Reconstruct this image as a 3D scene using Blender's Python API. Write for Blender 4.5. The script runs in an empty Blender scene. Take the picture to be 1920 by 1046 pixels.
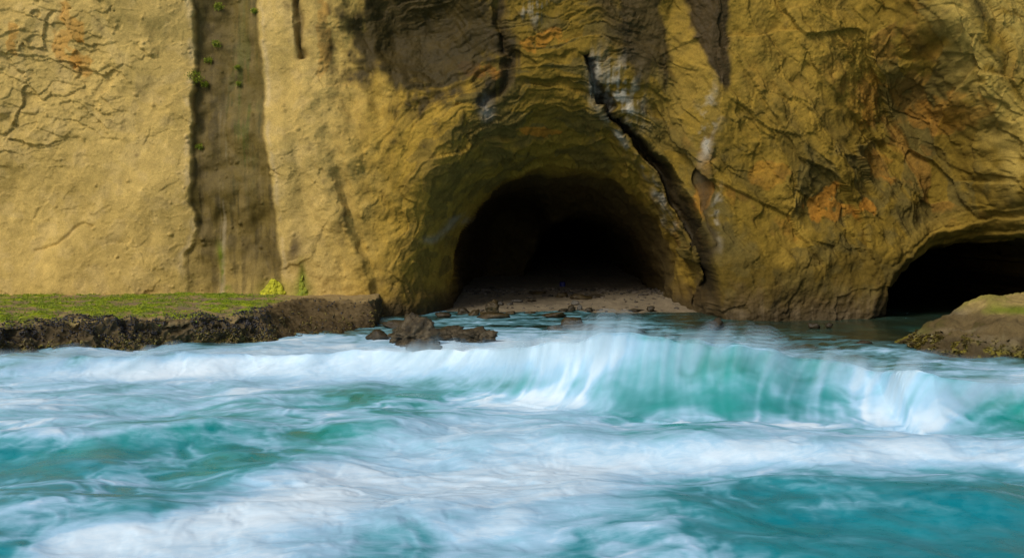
import bpy, bmesh, math, random
import numpy as np
random.seed(7); RS = np.random.RandomState(11)
R = math.radians
F32 = np.float32
scene = bpy.context.scene
C = scene.collection

# ------------------------------------------------------------------ camera, sky, sun, exposure
FPX = 2317.0; CAMZ = 3.0; PITCH = math.atan(127 / FPX)
cam = bpy.data.cameras.new('camera'); cam_o = bpy.data.objects.new('camera', cam); C.objects.link(cam_o)
cam.sensor_width = 36.0; cam.lens = FPX / 1920 * 36; cam.clip_end = 2000
cam_o.location = (0, 0, CAMZ); cam_o.rotation_euler = (R(90) - PITCH, 0, 0)
scene.camera = cam_o
SUN_DIR = (-0.56, -0.72, 0.76)
world = bpy.data.worlds.new('World'); scene.world = world; world.use_nodes = True
wn = world.node_tree.nodes; wl = world.node_tree.links
sky = wn.new('ShaderNodeTexSky'); sky.sky_type = 'NISHITA'; sky.sun_disc = False
_l = math.sqrt(sum(c * c for c in SUN_DIR))
sky.sun_elevation = math.asin(SUN_DIR[2] / _l); sky.sun_rotation = math.atan2(SUN_DIR[0], SUN_DIR[1])
sky.dust_density = 2.5; sky.ozone_density = 1.0
wl.new(sky.outputs[0], wn['Background'].inputs[0]); wn['Background'].inputs[1].default_value = 0.055
sun = bpy.data.lights.new('sun', 'SUN'); sun.energy = 1.5; sun.angle = R(16); sun.color = (1.0, 0.95, 0.86)
sun_o = bpy.data.objects.new('sun', sun); C.objects.link(sun_o)
from mathutils import Vector
sun_o.rotation_euler = Vector(SUN_DIR).to_track_quat('Z', 'Y').to_euler()
scene.view_settings.view_transform = 'Standard'; scene.view_settings.look = 'None'
scene.view_settings.exposure = 0.60; scene.view_settings.gamma = 1.0
scene.view_settings.use_curve_mapping = False
scene.cycles.max_bounces = 5; scene.cycles.diffuse_bounces = 2; scene.cycles.glossy_bounces = 2
scene.cycles.transparent_max_bounces = 32

# ------------------------------------------------------------------ numeric helpers
CT, ST = math.cos(PITCH), math.sin(PITCH)
def proj(X, Y, Z):
    """photo pixel (1920 wide) of a world point, used for measuring only"""
    zc = Z - CAMZ
    d = Y * CT - zc * ST
    return 960 + FPX * X / d, 523 - FPX * (Y * ST + zc * CT) / d
def at(px, py, Y=None, z=None):
    """world point on the sight line of a photo pixel at distance Y or height z"""
    dx, dy = (px - 960) / FPX, (523 - py) / FPX
    vx, vy, vz = dx, CT + dy * ST, -ST + dy * CT
    t = Y / vy if Y is not None else (z - CAMZ) / vz
    return np.array([vx * t, vy * t, CAMZ + vz * t])
def sstep(a, b, x):
    t = np.clip((x - a) / (b - a), 0, 1); return t * t * (3 - 2 * t)
def gauss(x): return np.exp(-x * x)
PERM = RS.permutation(256).astype(np.int32); PERM = np.concatenate([PERM, PERM, PERM])
_g = RS.normal(size=(256, 3)); _g /= np.linalg.norm(_g, axis=1)[:, None]; G3 = (_g * 1.5).astype(F32)
_a = RS.rand(256) * 2 * np.pi; G2 = (np.stack([np.cos(_a), np.sin(_a)], 1) * 1.4).astype(F32)
def pn3(x, y, z, seed=0):
    x = np.asarray(x, F32) + seed * 17.31; y = np.asarray(y, F32) + seed * 7.77; z = np.asarray(z, F32) - seed * 3.13
    xf, yf, zf = np.floor(x), np.floor(y), np.floor(z)
    fx, fy, fz = x - xf, y - yf, z - zf
    xi, yi, zi = xf.astype(np.int32) & 255, yf.astype(np.int32) & 255, zf.astype(np.int32) & 255
    u = fx * fx * fx * (fx * (fx * 6 - 15) + 10); v = fy * fy * fy * (fy * (fy * 6 - 15) + 10); w = fz * fz * fz * (fz * (fz * 6 - 15) + 10)
    out = 0
    for i in (0, 1):
        pi = PERM[xi + i]; wx = u if i else 1 - u
        for j in (0, 1):
            pj = PERM[pi + yi + j]; wxy = wx * (v if j else 1 - v)
            for k in (0, 1):
                g = G3[PERM[pj + zi + k] & 255]
                out = out + wxy * (w if k else 1 - w) * (g[..., 0] * (fx - i) + g[..., 1] * (fy - j) + g[..., 2] * (fz - k))
    return out
def pn2(x, y, seed=0):
    x = np.asarray(x, F32) + seed * 19.7; y = np.asarray(y, F32) - seed * 5.3
    xf, yf = np.floor(x), np.floor(y); fx, fy = x - xf, y - yf
    xi, yi = xf.astype(np.int32) & 255, yf.astype(np.int32) & 255
    u = fx * fx * fx * (fx * (fx * 6 - 15) + 10); v = fy * fy * fy * (fy * (fy * 6 - 15) + 10)
    out = 0
    for i in (0, 1):
        pi = PERM[xi + i]
        for j in (0, 1):
            g = G2[PERM[pi + yi + j] & 255]
            out = out + (u if i else 1 - u) * (v if j else 1 - v) * (g[..., 0] * (fx - i) + g[..., 1] * (fy - j))
    return out
def fbm3(x, y, z, o=4, seed=0, gain=.5, ridged=False):
    s = 0; a = 1; f = 1
    for k in range(o):
        n = pn3(x * f, y * f, z * f, seed + k * 3)
        if ridged: n = 0.5 - 2 * np.abs(n)
        s = s + a * n; a *= gain; f *= 2.03
    return s
def fbm2(x, y, o=4, seed=0, gain=.5):
    s = 0; a = 1; f = 1
    for k in range(o):
        s = s + a * pn2(x * f, y * f, seed + k * 3); a *= gain; f *= 2.03
    return s
RT = RS.rand(4096, 5).astype(F32)
def voro(a, b, seed=0):
    """nearest jittered cell: random values, offsets from the cell centre, edge distance"""
    a = np.asarray(a, F32); b = np.asarray(b, F32)
    ai, bi = np.floor(a).astype(np.int32), np.floor(b).astype(np.int32)
    f1 = np.full(a.shape, 9., F32); f2 = f1.copy(); ida = np.zeros(a.shape, np.int32); da = f1.copy(); db = f1.copy()
    for i in (-1, 0, 1):
        for j in (-1, 0, 1):
            h = PERM[((ai + i + seed * 31) & 255)]; h = PERM[h + ((bi + j) & 255)] * 16 + (PERM[h + ((bi + j + 57) & 255)] & 15)
            r = RT[h]; xx = a - (ai + i + r[..., 0]); yy = b - (bi + j + r[..., 1]); d = xx * xx + yy * yy
            m = d < f1
            f2 = np.where(m, f1, np.minimum(f2, d)); f1 = np.where(m, d, f1)
            ida = np.where(m, h, ida); da = np.where(m, xx, da); db = np.where(m, yy, db)
    r = RT[ida]
    return r[..., 2], r[..., 3], r[..., 4], da, db, np.sqrt(f2) - np.sqrt(f1), np.sqrt(f1)
def polydist(U, V, pts):
    """distance in pixels to a polyline"""
    d = np.full(U.shape, 1e9, F32)
    for (x0, y0), (x1, y1) in zip(pts[:-1], pts[1:]):
        ex, ey = x1 - x0, y1 - y0; t = np.clip(((U - x0) * ex + (V - y0) * ey) / (ex * ex + ey * ey), 0, 1)
        d = np.minimum(d, np.hypot(U - x0 - t * ex, V - y0 - t * ey))
    return d
def ip(v, pts):  # x as a function of v
    p = sorted((b, a) for a, b in pts); return np.interp(v, [q[0] for q in p], [q[1] for q in p])
def bil(img, fx, fy):
    h, w = img.shape
    fx = np.clip(fx, 0, w - 1.001); fy = np.clip(fy, 0, h - 1.001)
    x0 = fx.astype(np.int32); y0 = fy.astype(np.int32); tx = (fx - x0).astype(F32); ty = (fy - y0).astype(F32)
    f = img.ravel(); k = y0 * w + x0
    return (f[k] * (1 - tx) + f[k + 1] * tx) * (1 - ty) + (f[k + w] * (1 - tx) + f[k + w + 1] * tx) * ty
def blur(a, n):
    for ax in (0, 1):
        for _ in range(n):
            a = (np.roll(a, 1, ax) + 2 * a + np.roll(a, -1, ax)) / 4
    return a
def mixc(c, col, m):
    return c + (np.asarray(col, F32) - c) * m[..., None]

# ------------------------------------------------------------------ mesh helpers
def raw_mesh(name, co, quads, mats, smooth=True):
    me = bpy.data.meshes.new(name)
    co = np.ascontiguousarray(co, F32).reshape(-1, 3); quads = np.ascontiguousarray(quads, np.int32); n, k = quads.shape
    me.vertices.add(len(co)); me.vertices.foreach_set('co', co.ravel())
    me.loops.add(n * k); me.loops.foreach_set('vertex_index', quads.ravel())
    me.polygons.add(n); me.polygons.foreach_set('loop_start', np.arange(n, dtype=np.int32) * k)
    me.update(calc_edges=True); me.validate()
    me.polygons.foreach_set('use_smooth', np.full(len(me.polygons), smooth))
    for m in (mats if isinstance(mats, (list, tuple)) else [mats]): me.materials.append(m)
    return me
def grid_quads(r, c, flip=False):
    i = np.arange(r * c).reshape(r, c)
    q = np.stack([i[:-1, :-1], i[:-1, 1:], i[1:, 1:], i[1:, :-1]], -1).reshape(-1, 4)
    return q[:, ::-1] if flip else q
def grid_normals(P):
    du = np.gradient(P, axis=1); dv = np.gradient(P, axis=0)
    n = np.cross(du, dv); return n / (np.linalg.norm(n, axis=-1, keepdims=True) + 1e-9)
def add_attr(me, name, arr, typ='FLOAT'):
    a = me.attributes.new(name, typ, 'POINT')
    if typ == 'FLOAT': a.data.foreach_set('value', np.ascontiguousarray(arr, F32).ravel())
    else:
        c4 = np.ones((arr.reshape(-1, 3).shape[0], 4), F32); c4[:, :3] = np.clip(arr.reshape(-1, 3), 0, 1)
        a.data.foreach_set('color', c4.ravel())
def obj(name, me, parent=None, label=None, cat=None, group=None, kind=None, loc=None):
    o = bpy.data.objects.new(name, me); C.objects.link(o); o.parent = parent
    if loc is not None: o.location = loc
    if label: o['label'] = label
    if cat: o['category'] = cat
    if group: o['group'] = group
    if kind: o['kind'] = kind
    return o

# ------------------------------------------------------------------ materials
def new_mat(name):
    m = bpy.data.materials.new(name); m.use_nodes = True
    return m, m.node_tree.nodes, m.node_tree.links, m.node_tree.nodes['Principled BSDF']
def noise_node(n, l, coord, scale, detail=6, rough=.55, dist=0):
    t = n.new('ShaderNodeTexNoise'); t.inputs['Scale'].default_value = scale; t.inputs['Detail'].default_value = detail
    t.inputs['Roughness'].default_value = rough; t.inputs['Distortion'].default_value = dist; l.new(coord, t.inputs['Vector']); return t
def ramp(n, l, src, stops):
    r = n.new('ShaderNodeValToRGB'); e = r.color_ramp.elements
    while len(e) < len(stops): e.new(.5)
    for q, (p, c) in zip(e, stops):
        q.position = p; q.color = tuple(c) + (1,) if len(c) == 3 else c
    l.new(src, r.inputs[0]); return r
def mix_rgb(n, l, mode, fac, a, b):
    x = n.new('ShaderNodeMix'); x.data_type = 'RGBA'; x.blend_type = mode
    for s, v in ((0, fac), (6, a), (7, b)):
        if hasattr(v, 'links'): l.new(v, x.inputs[s])
        else: x.inputs[s].default_value = v if s == 0 else tuple(v) + (1,)
    return x.outputs[2]
def rock_attr_material(name, grain=30, bump=.85):
    """colour comes from a painted mineral/stain attribute, the nodes add grain, speckle and fine relief"""
    m, n, l, b = new_mat(name)
    tc = n.new('ShaderNodeTexCoord'); co = tc.outputs['Object']
    at_ = n.new('ShaderNodeAttribute'); at_.attribute_name = 'col'
    wet = n.new('ShaderNodeAttribute'); wet.attribute_name = 'wet'
    n1 = noise_node(n, l, co, 3.1, 8, .62); n2 = noise_node(n, l, co, grain, 6, .7); n3 = noise_node(n, l, co, 9, 8, .65, .6)
    c1 = mix_rgb(n, l, 'MULTIPLY', 1.0, at_.outputs['Color'], ramp(n, l, n1.outputs[0], [(.3, (.78, .77, .76)), (.7, (1.16, 1.14, 1.1))]).outputs[0])
    c2 = mix_rgb(n, l, 'MULTIPLY', 1.0, c1, ramp(n, l, n2.outputs[0], [(.3, (.72, .71, .70)), (.7, (1.2, 1.19, 1.17))]).outputs[0])
    l.new(c2, b.inputs['Base Color'])
    rr = ramp(n, l, wet.outputs['Fac'], [(0, (.92,) * 3), (1, (.6,) * 3)]); l.new(rr.outputs[0], b.inputs['Roughness'])
    b.inputs['Specular IOR Level'].default_value = .16
    b1 = n.new('ShaderNodeBump'); b1.inputs['Strength'].default_value = bump * .6; b1.inputs['Distance'].default_value = .035; l.new(n3.outputs[0], b1.inputs['Height'])
    cr = n.new('ShaderNodeAttribute'); cr.attribute_name = 'crag'
    mpr = n.new('ShaderNodeMapping'); mps = n.new('ShaderNodeMapping'); mps.inputs['Rotation'].default_value = (0, R(-58), 0); l.new(co, mps.inputs[0]); mpr.inputs['Scale'].default_value = (.8, 1.0, 1.9); l.new(mps.outputs[0], mpr.inputs[0])
    rid = noise_node(n, l, mpr.outputs[0], 1.5, 9, .6, .5); rid.noise_type = 'RIDGED_MULTIFRACTAL'; rid.normalize = True
    b0 = n.new('ShaderNodeBump'); b0.inputs['Distance'].default_value = .16; b0.invert = True; l.new(cr.outputs['Fac'], b0.inputs['Strength']); l.new(rid.outputs[0], b0.inputs['Height']); l.new(b0.outputs[0], b1.inputs['Normal'])
    b2 = n.new('ShaderNodeBump'); b2.inputs['Strength'].default_value = bump * .8; b2.inputs['Distance'].default_value = .010
    l.new(n2.outputs[0], b2.inputs['Height']); l.new(b1.outputs[0], b2.inputs['Normal']); l.new(b2.outputs[0], b.inputs['Normal'])
    return m
def rock_noise_material(name, dark, mid, light, scale=3., rough=.7, bump=.6, top=None):
    m, n, l, b = new_mat(name)
    tc = n.new('ShaderNodeTexCoord'); co = tc.outputs['Object']
    n1 = noise_node(n, l, co, scale, 8, .65, .4); n2 = noise_node(n, l, co, scale * 7, 6, .7)
    c = ramp(n, l, n1.outputs[0], [(.3, dark), (.5, mid), (.72, light)]).outputs[0]
    c = mix_rgb(n, l, 'MULTIPLY', 1.0, c, ramp(n, l, n2.outputs[0], [(.32, (.6, .6, .6)), (.7, (1.25, 1.22, 1.2))]).outputs[0])
    if top:
        ge = n.new('ShaderNodeNewGeometry'); sp = n.new('ShaderNodeSeparateXYZ'); l.new(ge.outputs['Normal'], sp.inputs[0])
        ad = n.new('ShaderNodeMath'); ad.operation = 'ADD'; l.new(sp.outputs[2], ad.inputs[0]); l.new(n1.outputs[0], ad.inputs[1])
        c = mix_rgb(n, l, 'MIX', ramp(n, l, ad.outputs[0], [(.75, (0, 0, 0)), (1., (1, 1, 1))]).outputs[0], c, top)
    l.new(c, b.inputs['Base Color']); b.inputs['Roughness'].default_value = rough; b.inputs['Specular IOR Level'].default_value = .4
    bp = n.new('ShaderNodeBump'); bp.inputs['Strength'].default_value = bump; bp.inputs['Distance'].default_value = .03; l.new(n2.outputs[0], bp.inputs['Height'])
    l.new(bp.outputs[0], b.inputs['Normal'])
    return m
def plain_noise_material(name, a, b_, scale=20, rough=.6, translucent=False):
    m, n, l, b = new_mat(name)
    tc = n.new('ShaderNodeTexCoord'); t = noise_node(n, l, tc.outputs['Object'], scale, 4)
    l.new(ramp(n, l, t.outputs[0], [(.35, a), (.65, b_)]).outputs[0], b.inputs['Base Color']); b.inputs['Roughness'].default_value = rough
    return m
M_CLIFF = rock_attr_material('sandstone_cliff')
M_SHELF = rock_attr_material('shelf_rock', 45, .8)

# ------------------------------------------------------------------ the cliff with its two caves
def build_cliff():
    f = F32
    xs = np.concatenate([np.linspace(-60, -15.6, 50)[:-1], np.linspace(-15.6, 15.9, 1250), np.linspace(15.9, 60, 50)[1:]]).astype(f)
    zs = np.concatenate([np.linspace(-1.5, -.12, 10)[:-1], np.linspace(-.12, 9.7, 400), np.linspace(9.7, 17, 70)[1:]]).astype(f)
    X, Z = np.meshgrid(xs, zs); U, V = proj(X, f(35), Z); U = U.astype(f); V = V.astype(f)
    n_big = fbm3(X * .22, X * 0, Z * .22, 3, 1)
    n_mid = fbm3(X * .8, X * 0, Z * .8, 3, 5)
    wu = U + 14 * n_mid; wv = V + 14 * fbm3(X * .8, X * 0 + 9, Z * .8, 3, 6)
    # --- broad form
    Y = f(35) + .45 * n_big + .12 * n_mid * sstep(500, 800, U)
    Y += .05 * (Z - 3) * sstep(700, 300, U)                                   # left wall leans back a little
    Y -= .10 * np.clip(Z - 3.5, 0, 7) * sstep(650, 1000, U) * sstep(1900, 1500, U)  # the vault leans out over the cave
    Y -= .9 * sstep(1250, 1330, wu)                                           # right-hand mass stands nearer
    hol = gauss((wu - 800) / 130) * gauss((wv - 60) / 110); Y += .9 * hol     # stained hollow top centre-left
    # vertical ribs left of the cave
    ribm = sstep(520, 570, U) * sstep(800, 680, U) * sstep(520, 300, V)
    Y += ribm * .30 * pn3(X * 1.5 + .25 * Z, X * 0, Z * .22, 8)
    dl = U - ip(V, [(560, -200), (600, 200), (628, 340), (655, 430), (692, 525), (702, 570), (702, 700)])
    Y += .28 * sstep(-8, 10, dl + 5 * n_mid) * sstep(260, 360, V) * gauss(dl / 260)
    # recess left of the right-hand buttress, then the buttress itself
    bl = wu - ip(wv, [(1590, -300), (1662, 60), (1738, 190), (1806, 310), (1854, 420), (1885, 520)])
    Y += 1.0 * gauss((bl + 80) / 100) * sstep(60, 200, V) * sstep(560, 420, V)
    Y -= 1.9 * sstep(-25, 55, bl)
    # --- polar outlines of the two caves
    def outline(cx, cy, pts, Yd):
        k = Yd / 35.
        q = [((x - 960) * k + 960, (y - 396) * k + 396) for x, y in pts]; c = ((cx - 960) * k + 960, (cy - 396) * k + 396)
        th = [math.atan2(c[1] - y, x - c[0]) for x, y in q]; rr = [math.hypot(x - c[0], y - c[1]) for x, y in q]
        o = np.argsort(th); return c, np.array(th)[o], np.array(rr)[o]
    def polar(c):
        dy = c[1] - V; th = np.arctan2(np.maximum(dy, 0), U - c[0]); r = np.where(dy > 0, np.hypot(U - c[0], dy), np.abs(U - c[0])); return th, r
    c, t_i, r_i = outline(1071, 560, [(848, 560), (848, 500), (862, 440), (892, 384), (945, 338), (1010, 316), (1080, 311), (1150, 326), (1210, 370), (1254, 428), (1284, 490), (1304, 545), (1306, 560)], 37)
    _, t_o, r_o = outline(1071, 560, [(705, 560), (715, 490), (740, 410), (785, 320), (850, 220), (930, 125), (1030, 75), (1130, 115), (1212, 240), (1262, 345), (1318, 440), (1338, 520), (1342, 560)], 35.5)
    th, r = polar(c); r = r + 5 * n_mid
    ri = np.interp(th, t_i, r_i).astype(f); ro = np.interp(th, t_o, r_o).astype(f)
    t = np.clip((r - ri) / (ro - ri), 0, 1)
    arch_l = (r - ri) / 66.2                                                  # metres outside the mouth
    tt = t * 6 + .5 * n_mid + .8 * pn3(th * 1.6, t * 0, t * 2, 17); ts_ = np.clip((np.floor(tt) + sstep(.0, .75, tt - np.floor(tt))) / 6, 0, 1); tq = t + .30 * (ts_ - t) * sstep(0, .12, t) * sstep(1, .8, t) * (1 - .8 * sstep(2.1, 2.6, th))
    Y += 2.7 * (1 - tq) ** 2.0
    q = np.clip(r / ri, 0, 1)
    leftness = sstep(1.7, 2.5, th)
    ex = 2.2 + 14 * leftness
    ins = (r < ri)
    Y += ins * (9.0 * (1 - q ** ex))
    c2, t2, r2 = outline(1092, 560, [(985, 560), (988, 500), (1005, 445), (1040, 405), (1085, 390), (1140, 400), (1180, 440), (1200, 500), (1206, 560)], 46)
    th2, rr2 = polar(c2); q2 = np.clip((rr2 + 5 * n_mid) / np.interp(th2, t2, r2), 0, 1)
    Y += ins * 24 * (1 - q2 ** 2.2) * sstep(1., .8, q2)
    cave1 = ins.astype(f)
    cB, tb, rb = outline(1850, 592, [(1640, 592), (1662, 585), (1664, 540), (1682, 511), (1722, 484), (1782, 464), (1850, 452), (1905, 449), (1960, 462), (2020, 500), (2052, 560), (2060, 592)], 36)
    _, tB, rB = outline(1850, 592, [(1585, 592), (1600, 540), (1630, 480), (1700, 430), (1790, 405), (1870, 408), (1930, 420), (2010, 440), (2075, 520), (2090, 592)], 34)
    thb, rrb = polar(cB); rrb = rrb + 4 * n_mid
    rib = np.interp(thb, tb, rb).astype(f); rob = np.interp(thb, tB, rB).astype(f)
    tb_ = np.clip((rrb - rib) / (rob - rib), 0, 1)
    Y += 1.9 * (1 - tb_) ** 1.8
    cave2 = (rrb < rib).astype(f); Y += cave2 * 26 * (1 - np.clip(rrb / rib, 0, 1) ** 7)
    arch2_l = (rrb - rib) / 66.2
    # --- the diagonal crack and its pale rib
    crack = polydist(U + 7 * n_mid, V + 5 * n_big, [(1103, 105), (1122, 165), (1150, 215), (1200, 268), (1244, 318), (1284, 390), (1318, 470), (1334, 545), (1338, 640)])
    cw = 5 + 5 * sstep(120, 260, V) - 4 * sstep(430, 560, V) + 4 * n_mid
    Y += (.40 + .45 * sstep(180, 330, V)) * np.exp(-(crack / cw) ** 4)
    rib = polydist(U + 7 * n_mid, V, [(1120, 200), (1165, 258), (1212, 312), (1250, 375), (1276, 430)])
    Y -= .14 * gauss(rib / 11) * sstep(110, 180, V)
    crack2 = polydist(wu, wv, [(1300, 330), (1318, 400), (1330, 455), (1322, 480)]); Y += .12 * gauss(crack2 / 6)
    crack3 = polydist(wu, wv, [(925, -120), (932, 40), (945, 95), (962, 105), (940, 150), (905, 192)]); Y += .28 * gauss(crack3 / 9)
    crack4 = polydist(wu, wv, [(556, -100), (555, 60), (565, 110)]); Y += .3 * gauss(crack4 / 6)
    # --- the wet channel in the left wall
    el = U - ip(V, [(348, -200), (350, 0), (353, 130), (357, 250), (352, 330), (350, 380), (362, 400), (362, 450), (346, 480), (340, 620)]) + 8 * pn3(X * 0, X * 0, Z * 1.3, 12) + 4 * pn3(X * 0, X * 0, Z * 4.5, 13)
    er = ip(V, [(470, -200), (480, 0), (491, 120), (499, 250), (511, 350), (521, 440), (526, 500), (532, 620)]) - U + 5 * pn3(X * 0, X * 0, Z * 1.6, 14) + 2 * pn3(X * 0, X * 0, Z * 6, 15)
    ch = sstep(-2, 5, el) * sstep(-2, 7, er)
    Y += sstep(-3, 6, el) * sstep(-12, 60, er) * .34 * sstep(620, 380, V) * (.75 + .5 * n_mid)
    Y += ch * (.09 * pn3(X * 2.2, X * 0, Z * .25, 15) + .05 * n_mid)
    # --- displace along the normal with the rock's own structure
    P = np.stack([X, Y, Z], -1).astype(f); N = grid_normals(P); N *= np.where(N[..., 1:2] > 0, -1, 1)
    px, py, pz = P[..., 0], P[..., 1], P[..., 2]
    fine = fbm3(px * 2.6, py * 2.6, pz * 2.6, 4, 20, .55)
    finer = fbm3(px * 14, py * 14, pz * 14, 2, 30, .6)
    mid3 = fbm3(px * .9, py * .9, pz * .9, 3, 24)
    deep = np.maximum(cave1, cave2)
    # region weights
    w_left = sstep(640, 520, U + 30 * n_mid)
    w_arch = sstep(640, 860, U + 40 * n_mid) * sstep(1330, 1220, U + 20 * n_mid) * (1 - .6 * deep)
    w_right = sstep(1200, 1310, U + 20 * n_mid) * (1 - deep)
    base_r = sstep(455, 510, V + 22 * n_mid + 14 * fine) * w_right             # smoother foot of the right pillar
    flank = sstep(.95, .2, t) * sstep(1.9, 2.5, th) * (1 - cave1)             # smooth left jamb of the cave
    w_mid = np.clip(1 - w_left - w_arch - w_right, 0, 1)
    D = .014 * fine + (.005 + .006 * sstep(600, 900, U)) * finer + deep * .03 * fine
    # left wall: gentle hollows, a craggy patch top left, nodules
    crag = sstep(.1, .6, gauss((U - 100) / 150) * gauss((V - 150) / 170) * 1.2 + .45 * mid3 - .12) * w_left * .42
    for (ka, kb, am, ti, sd) in [(.8, 1.1, .20, .34, 3), (2.1, 3.0, .06, .17, 5), (5., 6.5, .025, .08, 7)]:
        r1, r2, r3, da, db, ed, f1 = voro(px * ka + .5 * mid3 + .12 * fine, pz * kb + .5 * n_mid + .12 * fine + .3 * px, sd)
        D += crag * (am * (r1 - .5) + ti * ((r2 - .5) * da - (.1 + .6 * r3) * db))
    D += crag * .03 * fine
    D += w_left * .05 * mid3 + (w_left + w_mid) * (1 - ch) * (.05 * np.clip(fbm3(px * 1.1, py, pz * 1.6, 3, 41, ridged=True) - .45, 0, 1))
    n1_, n2_, n3_, _, _, _, nf = voro(px * 2.4 + .3 * mid3, pz * 2.4, 9)
    nod = np.clip(1 - nf / (.07 + .13 * n2_), 0, 1) ** .6 * (n1_ > .80); D += .05 * nod * (w_left + w_mid + .6 * flank) * (.4 + n2_)
    n1b, n2b, _, _, _, _, nfb = voro(px * 6 + .3 * fine, pz * 6, 14)
    D += .022 * np.clip(1 - nfb / .22, 0, 1) ** .6 * (n1b > .87) * (w_left + w_mid + .5 * flank)
    D += w_mid * (.09 * mid3 + .02 * fine)
    scar = sstep(-.05, .25, fbm3(px * .5, py * .5, pz * .5, 2, 55))
    for (ka, kb, am, sd) in [(.55, .75, .075, 61), (1.5, 1.9, .035, 67)]:
        r1, r2, r3, da, db, ed, f1 = voro(px * ka + .35 * n_mid + .07 * fine, pz * kb + .35 * mid3 + .07 * fine, sd)
        D += (w_left * (1 - ch) + w_mid) * (.35 + .65 * scar) * am * ((r1 - .5) * (r1 > .45) + .9 * (r2 - .5) * da + .9 * (r3 - .5) * db)
    lineg = polydist(wu, wv, [(70, 470), (140, 440), (160, 425), (175, 430)]); D -= .06 * gauss(lineg / 3.5)
    # arch: overlapping curved flakes following the vault
    s_al = th * 3.6 + .30 * n_mid + .06 * fine; s_ra = arch_l * 1.0 + .30 * n_mid + .05 * fine
    flk = sstep(-.35, .35, fbm3(px * .6, py * .6, pz * .6, 2, 45) + .25 - .3 * sstep(2.5, 5, arch_l))
    for k, (la, lr, am, ti, sd) in enumerate([(.75, 1.5, .11, .26, 21), (1.6, 3.6, .045, .16, 27), (3.6, 8.5, .022, .09, 29)]):
        r1, r2, r3, da, db, ed, f1 = voro(s_al * la, s_ra * lr, sd)
        D += w_arch * (1 - .8 * flank) * (flk if k else 1) * (am * (r1 - .5) + ti * (r2 - .1) * db * .5 + ti * .4 * (r3 - .5) * da)
        if k == 1: fl_id = r3
    ph = voro(s_al * .42, s_ra * .55, 33)[0]
    for (kf, am) in ((1.25, .085), (2.9, .05)):
        lay = np.mod(arch_l * kf + .45 * n_mid + .10 * mid3 + .02 * fine + ph * 1.3, 1)
        D += w_arch * (1 - .8 * flank) * sstep(5.5, 3, arch_l) * am * (.5 - lay) * sstep(0, .07, lay) * (.4 + .6 * flk)
    D += w_arch * .02 * fine
    # right mass: slabs split along planes dipping to the right
    ca, sa = math.cos(R(-58)), math.sin(R(-58))
    a_ = (px * ca + pz * sa) + .18 * n_mid + .02 * fine; b_ = (-px * sa + pz * ca) + .12 * n_mid + .018 * fine
    lip = sstep(1.3, .5, arch2_l) * sstep(1500, 1600, U)
    blk = w_right * (1 - .93 * base_r) * (1 - .9 * lip)
    rough_ = sstep(-.45, .35, fbm3(px * .45, py * .45, pz * .45, 2, 48) + .5 * gauss((U - 1700) / 190) - .1)
    ids = []
    for k, (la, lb, am, ti, sd) in enumerate([(.30, .75, .24, .38, 31), (.75, 1.7, .085, .20, 37), (1.7, 3.6, .040, .11, 43), (3.9, 7.8, .022, .075, 47)]):
        r1, r2, r3, da, db, ed, f1 = voro(a_ * la, b_ * lb, sd)
        # slabs step down to the lower right: the tilt runs mostly one way, so only one edge of each stands proud
        D += blk * (.6 + .4 * rough_, rough_, rough_, (.3 + .7 * rough_) * sstep(-.5, .1, mid3))[k] * (am * (r1 - .5) + ti * ((r2 - .5) * .5 * da - (.15 + .45 * r3) * db)); ids.append((r1, r2, r3))
    rdg = pn3(b_ * 1.25, a_ * .16, px * 0, 58) + .5 * pn3(b_ * 2.7, a_ * .3, px * 0, 59); D += w_right * (1 - base_r) * (1 - lip) * sstep(1380, 1500, U) * .13 * rdg
    sw = np.mod(b_ * 1.1 + .5 * n_mid + .2 * mid3, 1); D += blk * .055 * (sw - .5) * sstep(1, .93, sw)
    D += blk * (.014 * fine + .03 * mid3)
    lay = np.mod(arch2_l * 3.1 + .35 * mid3 + .06 * fine, 1); D += lip * w_right * (.11 * (lay - .5) * sstep(1, .85, lay) + .05 * mid3 + .02 * fine)
    D += base_r * (.08 * pn3(px * 1.6 + .7 * pz, py, pz * .45, 51) + .05 * np.clip(fbm3(px * 2.2 - pz * .9, py, pz * .5, 2, 52, ridged=True) * -1 - .25, -.2, .6) * -1)
    r1, r2, r3, da, db, ed, f1 = voro(px * .9 + .3 * n_mid, pz * 1.1 + .3 * mid3, 53); D += base_r * (.07 * (r1 - .5) + .08 * ((r2 - .5) * da + (r3 - .5) * db))
    D += base_r * .02 * fine
    low = sstep(1.0, .1, pz) * (1 - deep)
    D += low * .022 * fbm3(px * 3.5, py * 3.5, pz * 5, 3, 57, ridged=True)
    D *= np.where(deep > .5, .8, 1); D += deep * .12 * mid3
    D *= sstep(-60, -18, px) * .4 + .6
    P += N * D[..., None]
    # --- colour of the rock, some light and shade painted in
    v1 = fbm3(px * .5, py * .5, pz * .5, 3, 60); v2 = fbm3(px * 1.7, py * 1.7, pz * 1.7, 3, 63)
    tan = np.array([.55, .395, .125], f); och = np.array([.38, .245, .038], f); olv = np.array([.215, .140, .018], f)
    gry = np.array([.115, .090, .026], f); brn = np.array([.13, .088, .030], f); org = np.array([.40, .175, .020], f)
    col = np.zeros(P.shape, f) + tan
    col = mixc(col, (.47, .335, .100), sstep(-.1, .5, v1) * .6)
    col = mixc(col, (.62, .46, .19), sstep(.0, .5, v2) * .35)
    col = mixc(col, och, sstep(560, 760, U + 40 * v2))
    col = mixc(col, olv * (.85 + .45 * sstep(1.6, .2, arch_l))[..., None], sstep(760, 980, U + 40 * v2) * .9)  # vault colour lifted near the mouth to offset its shade
    col = mixc(col, olv, w_right * .8)
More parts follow.
